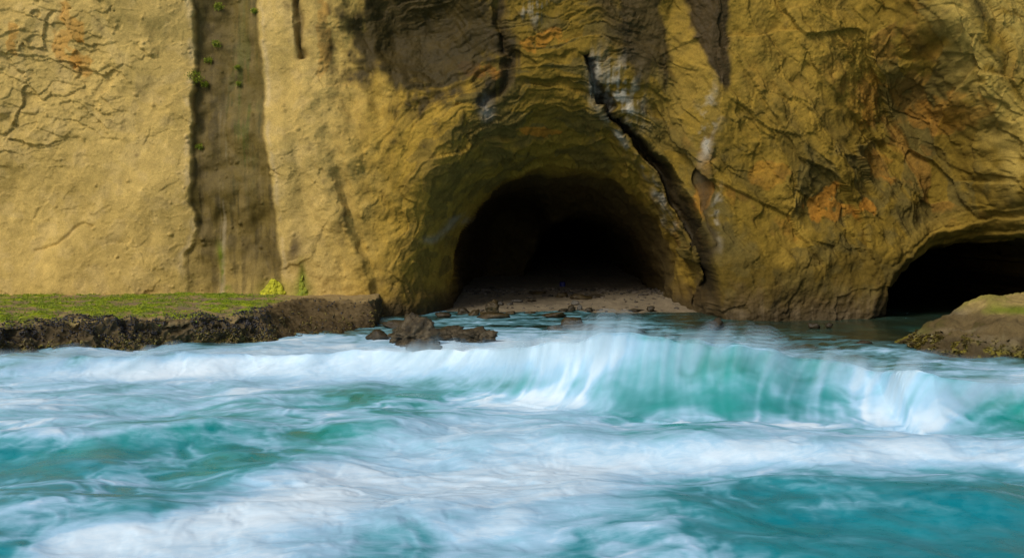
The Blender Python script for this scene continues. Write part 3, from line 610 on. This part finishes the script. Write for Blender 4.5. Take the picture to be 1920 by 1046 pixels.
# ------------------------------------------------------------------ the rock shelf on the left
def build_shelf():
    top = [(-420, 640), (-200, 622), (0, 608), (90, 600), (160, 603), (250, 598), (350, 596), (430, 592), (486, 586), (508, 572), (560, 562), (620, 561), (690, 563), (705, 560), (709, 557), (708, 553)]
    bas = [(-420, 720), (-200, 690), (0, 676), (100, 668), (200, 662), (300, 655), (400, 650), (460, 646), (520, 646), (580, 644), (630, 642), (680, 634), (705, 622), (716, 610), (720, 602), (722, 594)]
    T = np.array([at(x, y, z=.60) for x, y in top]); B = np.array([at(x, y, z=-.05) for x, y in bas])
    n = 900; par = np.linspace(0, len(top) - 1, n)
    iv = np.arange(len(top))
    Te = np.stack([np.interp(par, iv, T[:, k]) for k in range(3)], 1); Be = np.stack([np.interp(par, iv, B[:, k]) for k in range(3)], 1)
    for A in (Te, Be):
        for _ in range(8): A[1:-1] = (A[:-2] + 2 * A[1:-1] + A[2:]) / 4
    In = Te.copy(); In[:, 1] = 36.6; In[:, 0] = np.minimum(Te[:, 0] * 35 / np.maximum(Te[:, 1], 20), -3.9); In[:, 2] = .66
    r_top = np.linspace(0, 1, 120)[:, None, None]; r_f = np.linspace(0, 1, 130)[1:, None, None]
    Ptop = In[None] * (1 - r_top) + Te[None] * r_top
    dirn = Be - Te
    bulge = np.sin(r_f * math.pi / 2)
    Pf = np.concatenate([Te[None, :, :2] + dirn[None, :, :2] * (r_f ** 1.15), Te[None, :, 2:] + (-.45 - Te[None, :, 2:]) * (r_f ** 1.7 * .6 + .4 * r_f)], -1)
    P = np.concatenate([Ptop, Pf], 0).astype(F32)
    rows = np.concatenate([r_top[:, 0, 0] - 1, r_f[:, 0, 0]])[:, None] + np.zeros((1, n))
    P = P.copy(); N = grid_normals(P); N *= np.where(N[..., 2:3] < 0, -1, 1)
    x, y, z = P[..., 0], P[..., 1], P[..., 2]
    f1 = fbm3(x * .9, y * .9, z * .9, 4, 80, .55); f2 = fbm3(x * 4, y * 4, z * 4, 3, 84, .6); rg = fbm3(x * 2, y * 2, z * 2, 3, 88, .55, ridged=True)
    U, V = proj(x, y, z)
    block = sstep(478, 520, U + 20 * f1)
    onf = sstep(-.08, .12, rows)
    edge = gauss(rows / .22)
    D = .05 * f1 + .018 * f2 + (1 - block) * (onf * (.16 * rg + .10 * f1) + edge * .14 * f1 - .06 * sstep(-.35, 0, rows)) + block * onf * (.09 * f1 + .05 * rg)
    D *= sstep(-1, -.85, rows) * .8 + .2
    P += N * D[..., None]
    sand = np.array([.30, .22, .095], F32)
    col = np.zeros(P.shape, F32) + sand
    g = (1 - block) * sstep(-.1, .35, f1 + .5 * f2 + .25) * (1 - onf)
    gg = mixc(np.zeros(P.shape, F32) + np.array([.13, .20, .006], F32), (.27, .33, .010), sstep(-.1, .4, f2))
    moss = np.clip((1 - block) * (1 - sstep(-.10, .06, rows + .12 * f1)) * sstep(-.2, .2, f1 + .8 * f2 + .06), 0, 1)
    moss = np.maximum(moss, block * gauss((U - 500) / 26) * (rows < 0) * sstep(-.3, .2, f2))
    col = col * (1 - moss[..., None]) + gg * moss[..., None]
    col = mixc(col, (.17, .14, .085), (1 - block) * (1 - onf) * sstep(.0, .4, rg * .6 - f1 * .5) * .8)
    face = sstep(-.06, .10, rows + .12 * f2)
    col = mixc(col, (.080, .060, .030), face * (1 - block) * .95)
    col = mixc(col, (.16, .112, .045), face * (1 - block) * sstep(.35, .65, rows + .3 * f1 + .15 * f2) * .85)
    col = mixc(col, (.085, .060, .028), face * block * sstep(-.2, .25, rows + .3 * f1 + .12) * .92)
    col = mixc(col, (.06, .042, .02), face * block * sstep(.45, .7, rows + .2 * f2))
    wet = face * .8
    me = raw_mesh('rock_shelf', P, grid_quads(*P.shape[:2]), M_SHELF)
    add_attr(me, 'col', col, 'FLOAT_COLOR'); add_attr(me, 'wet', wet)
    o = obj('rock_shelf', me, label='low flat rock shelf at left, mossy on top, black with mussels below', cat='rock shelf')
    # mussels crowding the seaward face and weed below them
    N = grid_normals(P); N *= np.where(N[..., 2:3] < 0, -1, 1)
    sv = []; sq = []; ring = 6
    def shells(n_, sel_w, size, flat):
        w = sel_w.ravel(); idx = RS.choice(w.size, n_, p=w / w.sum()); p = P.reshape(-1, 3)[idx]; nn = N.reshape(-1, 3)[idx]
        rd = RS.normal(size=(n_, 3)); ax = np.cross(nn, rd); ax /= np.linalg.norm(ax, axis=1)[:, None] + 1e-6; ax = ax * .8 + nn * .6; bx = np.cross(ax, nn)
        s = (size * (.6 + .8 * RS.rand(n_)))[:, None]; vs = []; 
        for (l_, rad) in ((-.5, .0), (-.15, .30), (.25, .34), (.55, .05)):
            k_ = 1 if rad < .06 else 4
            for q in range(4):
                a = q * math.pi / 2
                vs.append(p + ax * l_ * s + (bx * math.cos(a) + nn * math.sin(a) * flat) * rad * s + nn * s * .15)
        V_ = np.stack(vs, 1); b0 = (np.arange(n_) * 16)[:, None, None]
        q = []
        for a in range(3):
            for c_ in range(4): q.append([a * 4 + c_, a * 4 + (c_ + 1) % 4, a * 4 + 4 + (c_ + 1) % 4, a * 4 + 4 + c_])
        return V_.reshape(-1, 3), (b0 + np.array(q)[None]).reshape(-1, 4)
    inview = (U > -60) & (U < 720)
    area = np.linalg.norm(np.cross(np.gradient(P, axis=1), np.gradient(P, axis=0)), axis=-1)
    wm = area * inview * (1 - .97 * block) * sstep(-.12, .05, rows + .1 * f1) * sstep(.85, .5, rows + .1 * f1) * sstep(-.5, .2, f1 + f2 * .6 + .2)
    vv, qq = shells(4600, wm, .06, .55)
    m_mus = plain_noise_material('mussel_shell', (.008, .009, .014), (.05, .045, .045), 9, .38)
    obj('mussel_bed', raw_mesh('mussel_bed', vv, qq, m_mus), o, kind='stuff')
    ww = area * inview * (1 - .93 * block) * sstep(.3, .55, rows + .1 * f1 + .1 * f2) * (rows < .97)
    vv, qq = shells(5500, ww, .075, .3)
    m_weed = plain_noise_material('seaweed', (.045, .030, .012), (.19, .15, .022), 5, .5)
    obj('seaweed', raw_mesh('seaweed', vv, qq, m_weed), o, kind='stuff')
    wt = area * inview * moss * (rows < .05)
    vv, qq = shells(6500, wt, .05, .5)
    m_moss = plain_noise_material('shelf_moss', (.09, .15, .005), (.28, .34, .010), 3, .8)
    obj('moss', raw_mesh('moss', vv, qq, m_moss), o, kind='stuff')
    return P
SHELF = build_shelf()

# ------------------------------------------------------------------ rocks
def rock_mesh(name, sx, sy, sz, mat, seed, rough=.32, sub=4, flat=0., peak=0.):
    bm = bmesh.new(); bmesh.ops.create_icosphere(bm, subdivisions=sub, radius=1); v = np.array([p.co[:] for p in bm.verts], F32)
    n = v / np.linalg.norm(v, axis=1)[:, None]
    r1, r2, r3, da, db, ed, f = voro(np.arctan2(v[:, 1], v[:, 0]) * 1.0 + seed, v[:, 2] * 1.7 + seed * .7, seed)
    d = rough * fbm3(v[:, 0] * 1.1 + seed, v[:, 1] * 1.1, v[:, 2] * 1.1, 5, seed, .58) + .14 * rough / .28 * (r1 - .5) + .55 * rough * fbm3(v[:, 0] * 2.4, v[:, 1] * 2.4, v[:, 2] * 2.4 + seed, 4, seed + 9, .62, ridged=True)
    rr = np.random.RandomState(seed); pn_ = rr.normal(size=(16, 3)); pn_[:, 2] = pn_[:, 2] * .8 + .1; pn_ /= np.linalg.norm(pn_, axis=1)[:, None]; pd = .62 + .38 * rr.rand(16)
    cut = np.min(pd[None] / np.maximum(n @ pn_.T, .12), axis=1); v = n * np.minimum(cut, 1.25)[:, None].astype(F32)
    v = v * (1 + .75 * d)[:, None]
    if flat: v[:, 2] = np.where(v[:, 2] > 0, np.abs(v[:, 2]) ** (1 - 0) * (1 - flat * np.clip(v[:, 2], 0, 1) ** 2 * .5), v[:, 2])
    if peak: v[:, 2] += peak * np.clip(1 - np.hypot(v[:, 0] + .15, v[:, 1]), 0, 1) ** 1.5
    v *= np.array([sx, sy, sz], F32)
    for q, p in zip(bm.verts, v): q.co = p
    me = bpy.data.meshes.new(name); bm.to_mesh(me); bm.free(); me.materials.append(mat)
    me.polygons.foreach_set('use_smooth', np.ones(len(me.polygons), bool)); return me
M_BARN = rock_noise_material('barnacled_rock', (.014, .011, .005), (.066, .048, .020), (.20, .16, .095), 4.5, .5, 1.2)
M_BROWN = rock_noise_material('brown_wet_rock', (.018, .012, .005), (.060, .041, .014), (.12, .085, .03), 3.5, .42, .9)
M_DARK = rock_noise_material('dark_wet_rock', (.014, .011, .006), (.042, .031, .014), (.08, .06, .03), 4, .5, .7)
M_GREY = rock_noise_material('grey_stone', (.05, .045, .036), (.11, .10, .08), (.17, .15, .12), 5, .7, .6)
def ground_hit(px, py):
    lo, hi = 30., 60.
    for _ in range(24):
        Y = (lo + hi) / 2; p = at(px, py, Y=Y)
        if p[2] > max(float(sand_z(np.array([p[0]]), np.array([p[1]]))[0]), 0.): lo = Y
        else: hi = Y
    return at(px, py, Y=lo)
def rock(name, label, cat, px, py, w, h, mat, seed, depth=.8, grp=None, sub=3, sink=.3, **kw):
    """px,py: middle of the waterline or foot; w,h: visible size in photo pixels"""
    p = ground_hit(px, py) if 700 < px < 1300 and py < 592 else at(px, py, z=0)
    m = p[1] / FPX; sx = w * m / 2; sz = h * m / (2 - 2 * sink)
    me = rock_mesh(name, sx, sx * depth, sz, mat, seed, sub=sub, **kw)
    return obj(name, me, label=label, cat=cat, group=grp, loc=(p[0], p[1] + sx * depth * .4, p[2] + sz * (1 - 2 * sink)))
GRP1 = 'rocks awash in front of the large cave'
rock('barnacled_rock', 'largest dark peaked rock awash right of the rock shelf corner', 'rock', 774, 650, 92, 42, M_BARN, 3, .7, GRP1, 5, peak=.45, rough=.5)
rock('barnacled_rock', 'long low barnacled rock right of the large peaked one in the water', 'rock', 892, 641, 88, 27, M_BARN, 8, .6, GRP1, 5, rough=.5)
rock('barnacled_rock', 'low dark ridge of rock joining the peaked rock to the long low one', 'rock', 832, 636, 76, 20, M_BARN, 12, .6, GRP1, 4, rough=.45)
rock('brown_rock', 'low reddish brown weedy rock at the foot of the peaked rock', 'rock', 790, 664, 80, 24, M_BROWN, 15, .6, GRP1, 3, rough=.36)
rock('wet_rock', 'flat dark wet rock between the shelf corner and the peaked rock', 'rock', 738, 614, 56, 14, M_DARK, 17, .8, GRP1, 3)
rock('wet_rock', 'small dark rock in the water against the corner of the rock shelf', 'rock', 706, 634, 42, 14, M_DARK, 19, .8, GRP1, 3)
rock('brown_rock', 'small brown humped rock on the flat rock in the water below the cave', 'rock', 1072, 618, 50, 20, M_BROWN, 22, .7, GRP1, 3)
rock('brown_rock', 'long flat brown rock in the water below the cave, under the humped one', 'rock', 1090, 619, 95, 11, M_BROWN, 25, .5, GRP1, 3)
rock('brown_rock', 'small brown rock at the left end of the flat rock in the water', 'rock', 1040, 620, 36, 10, M_BROWN, 27, .7, GRP1, 3)
rock('wet_rock', 'jagged dark rock awash below the left edge of the right-hand pillar', 'rock', 1342, 617, 42, 20, M_DARK, 29, .7, GRP1, 3, rough=.4)
rock('wet_rock', 'small dark rock barely awash below the middle of the right-hand pillar', 'rock', 1526, 614, 20, 9, M_DARK, 31, .7, GRP1, 3)
rock('wet_rock', 'tiny dark rock barely awash, right of another in front of the pillar', 'rock', 1555, 613, 14, 8, M_DARK, 33, .7, GRP1, 2)
rock('wet_rock', 'dark rock just breaking the water left of the large mossy boulder', 'rock', 1615, 648, 36, 9, M_DARK, 35, .7, GRP1, 3)
GRP2 = 'rocks along the water edge of the cave beach'
rock('boulder', 'upright dark brown boulder, the largest on the cave beach', 'boulder', 923, 588, 31, 24, M_BROWN, 41, .8, GRP2, 4, sink=.12)
rock('flat_rock', 'flat brown rock under the dark boulder at the water edge', 'rock', 920, 597, 58, 13, M_BROWN, 43, .8, GRP2, 3)
rock('flat_rock', 'dark rock at the left jamb of the cave, beside the water', 'rock', 868, 588, 26, 11, M_DARK, 45, .8, GRP2, 3)
rock('flat_rock', 'flat dark rock in the wash left of the cave beach', 'rock', 828, 593, 28, 8, M_DARK, 47, .8, GRP2, 3)
rock('flat_rock', 'small brown rock between the jamb rock and the dark boulder', 'rock', 889, 590, 22, 9, M_BROWN, 49, .8, GRP2, 3)
rock('flat_rock', 'low brown slab at the water edge right of the dark boulder', 'rock', 956, 590, 26, 7, M_BROWN, 51, .8, GRP2, 3)
rock('flat_rock', 'tiny brown slab, second right of the dark boulder', 'rock', 996, 589, 22, 5, M_BROWN, 53, .8, GRP2, 2)
rock('flat_rock', 'broad low brown rock at the water edge below the middle of the beach', 'rock', 1042, 595, 56, 11, M_BROWN, 55, .8, GRP2, 3)
rock('stone', 'dark stone at the left of the cluster of stones mid-beach', 'rock', 1054, 585, 18, 7, M_DARK, 57, .8, GRP2, 3, sink=.2)
rock('stone', 'round dark stone in the middle of the cluster mid-beach', 'rock', 1071, 584, 18, 11, M_DARK, 59, .8, GRP2, 3, sink=.2)
rock('stone', 'pale grey upright stone at the right of the cluster mid-beach', 'rock', 1087, 582, 13, 10, M_GREY, 61, .8, GRP2, 3, sink=.15)
rock('stone', 'grey stone with a sloping top above the cluster mid-beach', 'rock', 1080, 572, 18, 8, M_GREY, 63, .8, GRP2, 3, sink=.2)
rock('stone', 'small dark stone alone right of the cluster mid-beach', 'rock', 1105, 585, 17, 8, M_DARK, 65, .8, GRP2, 3, sink=.2)
rock('stone', 'dark stone near the right end of the cave beach', 'rock', 1220, 584, 20, 9, M_DARK, 67, .8, GRP2, 3, sink=.2)
rock('stone', 'low dark stone at the water edge left of the right-end stone', 'rock', 1190, 584, 30, 5, M_DARK, 69, .8, GRP2, 2, sink=.2)
GRP3 = 'stones scattered on the dry sand of the cave'
rock('stone', 'dark stone behind the upright dark boulder on the sand', 'rock', 938, 572, 16, 7, M_GREY, 71, .8, GRP3, 3, sink=.2)
rock('stone', 'wide grey stone leftmost of the row on the upper sand', 'rock', 970, 567, 22, 6, M_GREY, 73, .8, GRP3, 3, sink=.2)
rock('stone', 'tallest stone in the row on the upper sand', 'rock', 998, 566, 17, 9, M_DARK, 75, .8, GRP3, 3, sink=.15)
rock('stone', 'thin flat stone lying in front of the row on the upper sand', 'rock', 954, 572, 14, 4, M_GREY, 77, .8, GRP3, 2, sink=.2)
rock('flat_rock', 'broad flat dark rock on the sand at the back of the beach', 'rock', 1085, 561, 36, 11, M_BROWN, 79, .8, GRP3, 3, sink=.25)
rock('flat_rock', 'low flat rock left of the broad one at the back of the beach', 'rock', 1052, 558, 22, 9, M_BROWN, 81, .8, GRP3, 3, sink=.25)
rock('flat_rock', 'thin dark slab right of the broad rock at the back of the beach', 'rock', 1120, 557, 32, 5, M_DARK, 83, .8, GRP3, 3, sink=.25)
rock('flat_rock', 'low brown rock leftmost of those at the back of the beach', 'rock', 1010, 552, 34, 7, M_BROWN, 85, .8, GRP3, 3, sink=.25)
# cobbles and drift at the back of the beach
def cobbles():
    vs = []; fs = []; b = 0
    bm = bmesh.new(); bmesh.ops.create_icosphere(bm, subdivisions=1, radius=1); bv = np.array([p.co[:] for p in bm.verts]); bf = np.array([[q.index for q in f_.verts] for f_ in bm.faces]); bm.free()
    for k in range(520):
        if k < 400: px, py = random.uniform(870, 1282), 541 + abs(random.gauss(0, 7))
        else: px, py = random.uniform(880, 1280), random.uniform(552, 586)
        if py > 588: continue
        p = ground_hit(px, py); s = random.uniform(.025, .09) * (1 if k < 400 else .7)
        v = bv * (1 + .25 * RS.normal(size=(len(bv), 1))) * np.array([s * random.uniform(.8, 1.6), s, s * .55]) + p + np.array([0, 0, s * .15])
        vs.append(v); fs.append(bf + b); b += len(bv)
    obj('cobbles', raw_mesh('cobbles', np.concatenate(vs), np.concatenate(fs), plain_noise_material('cobble_stone', (.035, .03, .022), (.15, .12, .085), 2.5, .7), False), kind='stuff', label='dark cobbles and drift scattered over the cave beach', cat='cobbles')
cobbles()
def litter():
    p = ground_hit(1055, 537)
    bm = bmesh.new(); bmesh.ops.create_cone(bm, cap_ends=True, segments=14, radius1=.10, radius2=.10, depth=.17)
    for v in bm.verts:
        a = 1 + .12 * math.sin(v.co.x * 40); v.co.x *= a; v.co.z += .02 * math.sin(v.co.y * 30)
    bmesh.ops.bevel(bm, geom=[e for e in bm.edges], offset=.012, segments=2, affect='EDGES')
    me = bpy.data.meshes.new('plastic_tub'); bm.to_mesh(me); bm.free()
    m, n, l, b = new_mat('blue_plastic'); b.inputs['Base Color'].default_value = (.008, .012, .13, 1); b.inputs['Roughness'].default_value = .4; me.materials.append(m)
    obj('plastic_tub', me, label='small blue plastic tub washed up deep inside the large cave', cat='litter', loc=(p[0], p[1], p[2] + .07))
litter()

# ------------------------------------------------------------------ big boulder on the right
def build_boulder():
    n = 360; a = np.linspace(-1.08, 1.08, n); A, B = np.meshgrid(a, a)
    cx, cy = 12.75, 27.2; hx, hy = 3.9, 2.9
    X = cx + A * hx; Y = cy + B * hy
    nb = fbm2(X * .5, Y * .5, 3, 70)
    rr = (np.abs(A + .08 * nb) ** 2.2 + np.abs(B + .06 * nb) ** 2.2) ** (1 / 2.2)
    h = 1.38 * np.clip(1 - np.clip(rr, 0, 2) ** 2.1, -.8, 1) + .05
    h += .10 * nb
    h = np.where(h > .95, .95 + (h - .95) * .55, h)
    P = np.stack([X, Y, h], -1).astype(F32); N = grid_normals(P); N *= np.where(N[..., 2:3] < 0, -1, 1)
    x, y, z = P[..., 0], P[..., 1], P[..., 2]
    f1 = fbm3(x * 1.1, y * 1.1, z * 1.1, 4, 90, .55); f2 = fbm3(x * 5, y * 5, z * 5, 3, 94, .6); rg = fbm3(x * 2.2, y * 2.2, z * 2.2, 3, 97, .5, ridged=True)
    up = sstep(.70, .95, z + .08 * f1)
    D = .12 * f1 + .022 * f2 + .06 * rg * (1 - up * .4); P += N * D[..., None]
    U, V = proj(x, y, z)
    col = np.zeros(P.shape, F32) + np.array([.135, .098, .042], F32)
    col = mixc(col, (.085, .060, .024), sstep(-.1, .4, f1))
    col = mixc(col, (.21, .17, .10), sstep(.1, .5, fbm3(x * 1.3 + y, y * .6, z * 1.3, 3, 98)) * .6)
    col = mixc(col, (.36, .27, .095), up * .85)
    gm = np.clip(gauss((U - 1905) / 55) * gauss((V - 582) / 9) * 1.5 + .5 * f1 - .1, 0, 1); col = mixc(col, (.13, .165, .012), gm * .9)
    gm2 = sstep(.1, .45, f1 + .4 * f2) * up; col = mixc(col, (.20, .19, .03), gm2 * .4)
    lowm = sstep(.42, .12, z + .15 * f1 + .06 * f2); col = mixc(col, (.05, .036, .014), lowm * .8); col = mixc(col, (.20, .17, .015), lowm * sstep(.1, .4, f2 + .3 * f1) * .8)
    me = raw_mesh('mossy_boulder', P, grid_quads(n, n), M_SHELF); add_attr(me, 'col', col, 'FLOAT_COLOR'); add_attr(me, 'wet', lowm * .7)
    o = obj('mossy_boulder', me, label='large rounded tan boulder with a mossy patch in front of the smaller cave', cat='boulder')
    w = ((z > -.02) & (y < cy + .5)).astype(float) * lowm * (.12 + .88 * sstep(1850, 1770, U)) * sstep(-.1, .2, f1 + .5 * f2 + .1) * (U < 1990); idx = RS.choice(w.size, 2600, p=(w / w.sum()).ravel())
    p = P.reshape(-1, 3)[idx]; vs = []; fs = []
    for k, q in enumerate(p):
        s = random.uniform(.015, .04); d = RS.normal(size=(4, 3)) * s; d[:, 2] = np.abs(d[:, 2]) * .8
        vs.append(q + d); fs += [[4 * k, 4 * k + 1, 4 * k + 2], [4 * k, 4 * k + 2, 4 * k + 3], [4 * k + 1, 4 * k + 2, 4 * k + 3]]
    obj('seaweed', raw_mesh('boulder_weed', np.concatenate(vs), np.array(fs), bpy.data.materials['seaweed']), o, kind='stuff')
build_boulder()

# ------------------------------------------------------------------ plants and moss on the cliff
M_LEAF = plain_noise_material('tuft_leaf', (.10, .16, .008), (.34, .38, .015), 14, .6)
M_YMOSS = plain_noise_material('yellow_moss', (.30, .30, .010), (.55, .52, .02), 12, .85)
M_GMOSS = plain_noise_material('green_algae', (.13, .17, .008), (.30, .31, .012), 12, .8)
def tuft(px, py, r_px, label):
    p = cliff_at(px, py); r = 1.25 * r_px / 66.2; vs = []; fs = []
    n = int(110 + 420 * r)
    for k in range(n):
        a = random.uniform(-math.pi, math.pi); rad = r * math.sqrt(random.random()) * random.uniform(.5, 1); o_ = np.array([math.cos(a) * rad, -random.uniform(0, .10) - r * .3 * (1 - rad / r), math.sin(a) * rad * .75])
        d = np.array([random.uniform(-.6, .6), -random.uniform(.2, .8), random.uniform(-.4, .9)]); d /= np.linalg.norm(d)
        L = random.uniform(.05, .12) * (.6 + r); w = np.cross(d, [random.random(), random.random(), random.random()]); w = w / np.linalg.norm(w) * L * .16
        m_ = o_ + d * L * .55 + np.array([0, 0, .01]); e = o_ + d * L + np.array([0, 0, -.25 * L]); b = len(vs)
        vs += [o_ - w * .4, o_ + w * .4, m_ + w, m_ - w, e]; fs += [(b, b + 1, b + 2, b + 3), (b + 3, b + 2, b + 4)]
    me = bpy.data.meshes.new('leafy_tuft'); me.from_pydata([tuple(v) for v in vs], [], fs); me.materials.append(M_LEAF)
    obj('leafy_tuft', me, label=label, cat='plant', group='tufts growing in the wet channel of the cliff', loc=tuple(p))
for a in [(368, 146, 17, 'largest green tuft, at the left edge of the dark wet channel'), (386, 160, 7, 'small green tuft just below right of the largest tuft'),
          (407, 84, 9, 'green tuft in the middle of the wet channel, right of centre near the top'), (393, 114, 8, 'green tuft between the largest tuft and the one above it'),
          (411, 13, 9, 'green tuft at the very top of the dark wet channel'), (376, 276, 7, 'lone green tuft low on the left side of the wet channel'),
          (446, 127, 5, 'tiny green tuft right of the middle of the wet channel'), (449, 158, 5, 'tiny green tuft lowest of those right in the channel'), (477, 22, 6, 'small green tuft at the top right edge of the wet channel')]: tuft(*a)
def moss_mound(name, px, py, w, h, mat, seed, label, taper=1.):
    n, m_ = 44, 36; c0 = cliff_at(px, py - 3); sx = w / 66.2 / 2; sz = h / 66.2
    a = np.linspace(-1, 1, n); b = np.linspace(0, 1, m_); A, Bq = np.meshgrid(a, b)
    wid = sx * (1 - Bq ** taper * .93) * (1 + .18 * pn2(Bq * 4, A * 0 + np.sign(A) * 3, seed))
    X = A * wid + .15 * sx * pn2(Bq * 2, A * 0, seed + 2); Z = Bq * sz
    bul = np.clip(1 - A ** 2, 0, 1) ** .6 * (.03 + .13 * (1 - Bq) ** 1.5)
    Y = -bul + .10 * (1 - bul * 0) - .05 * fbm2(X * 9, Z * 9, 3, seed + 5) * (bul > 0)
    P = np.stack([X, Y, Z], -1)
    me = raw_mesh(name, P, grid_quads(m_, n), mat)
    obj(name, me, label=label, cat='moss', group='moss at the foot of the wet channel', loc=(c0[0], c0[1] - .05, at(px, py, Y=float(c0[1]))[2]))
moss_mound('moss_mound', 511, 556, 52, 34, M_YMOSS, 4, 'bright yellow moss mound on the shelf at the foot of the wet channel', 1.7)
moss_mound('moss_mound', 566, 556, 46, 40, M_GMOSS, 9, 'green tapering moss mound right of the bright yellow one', .33)
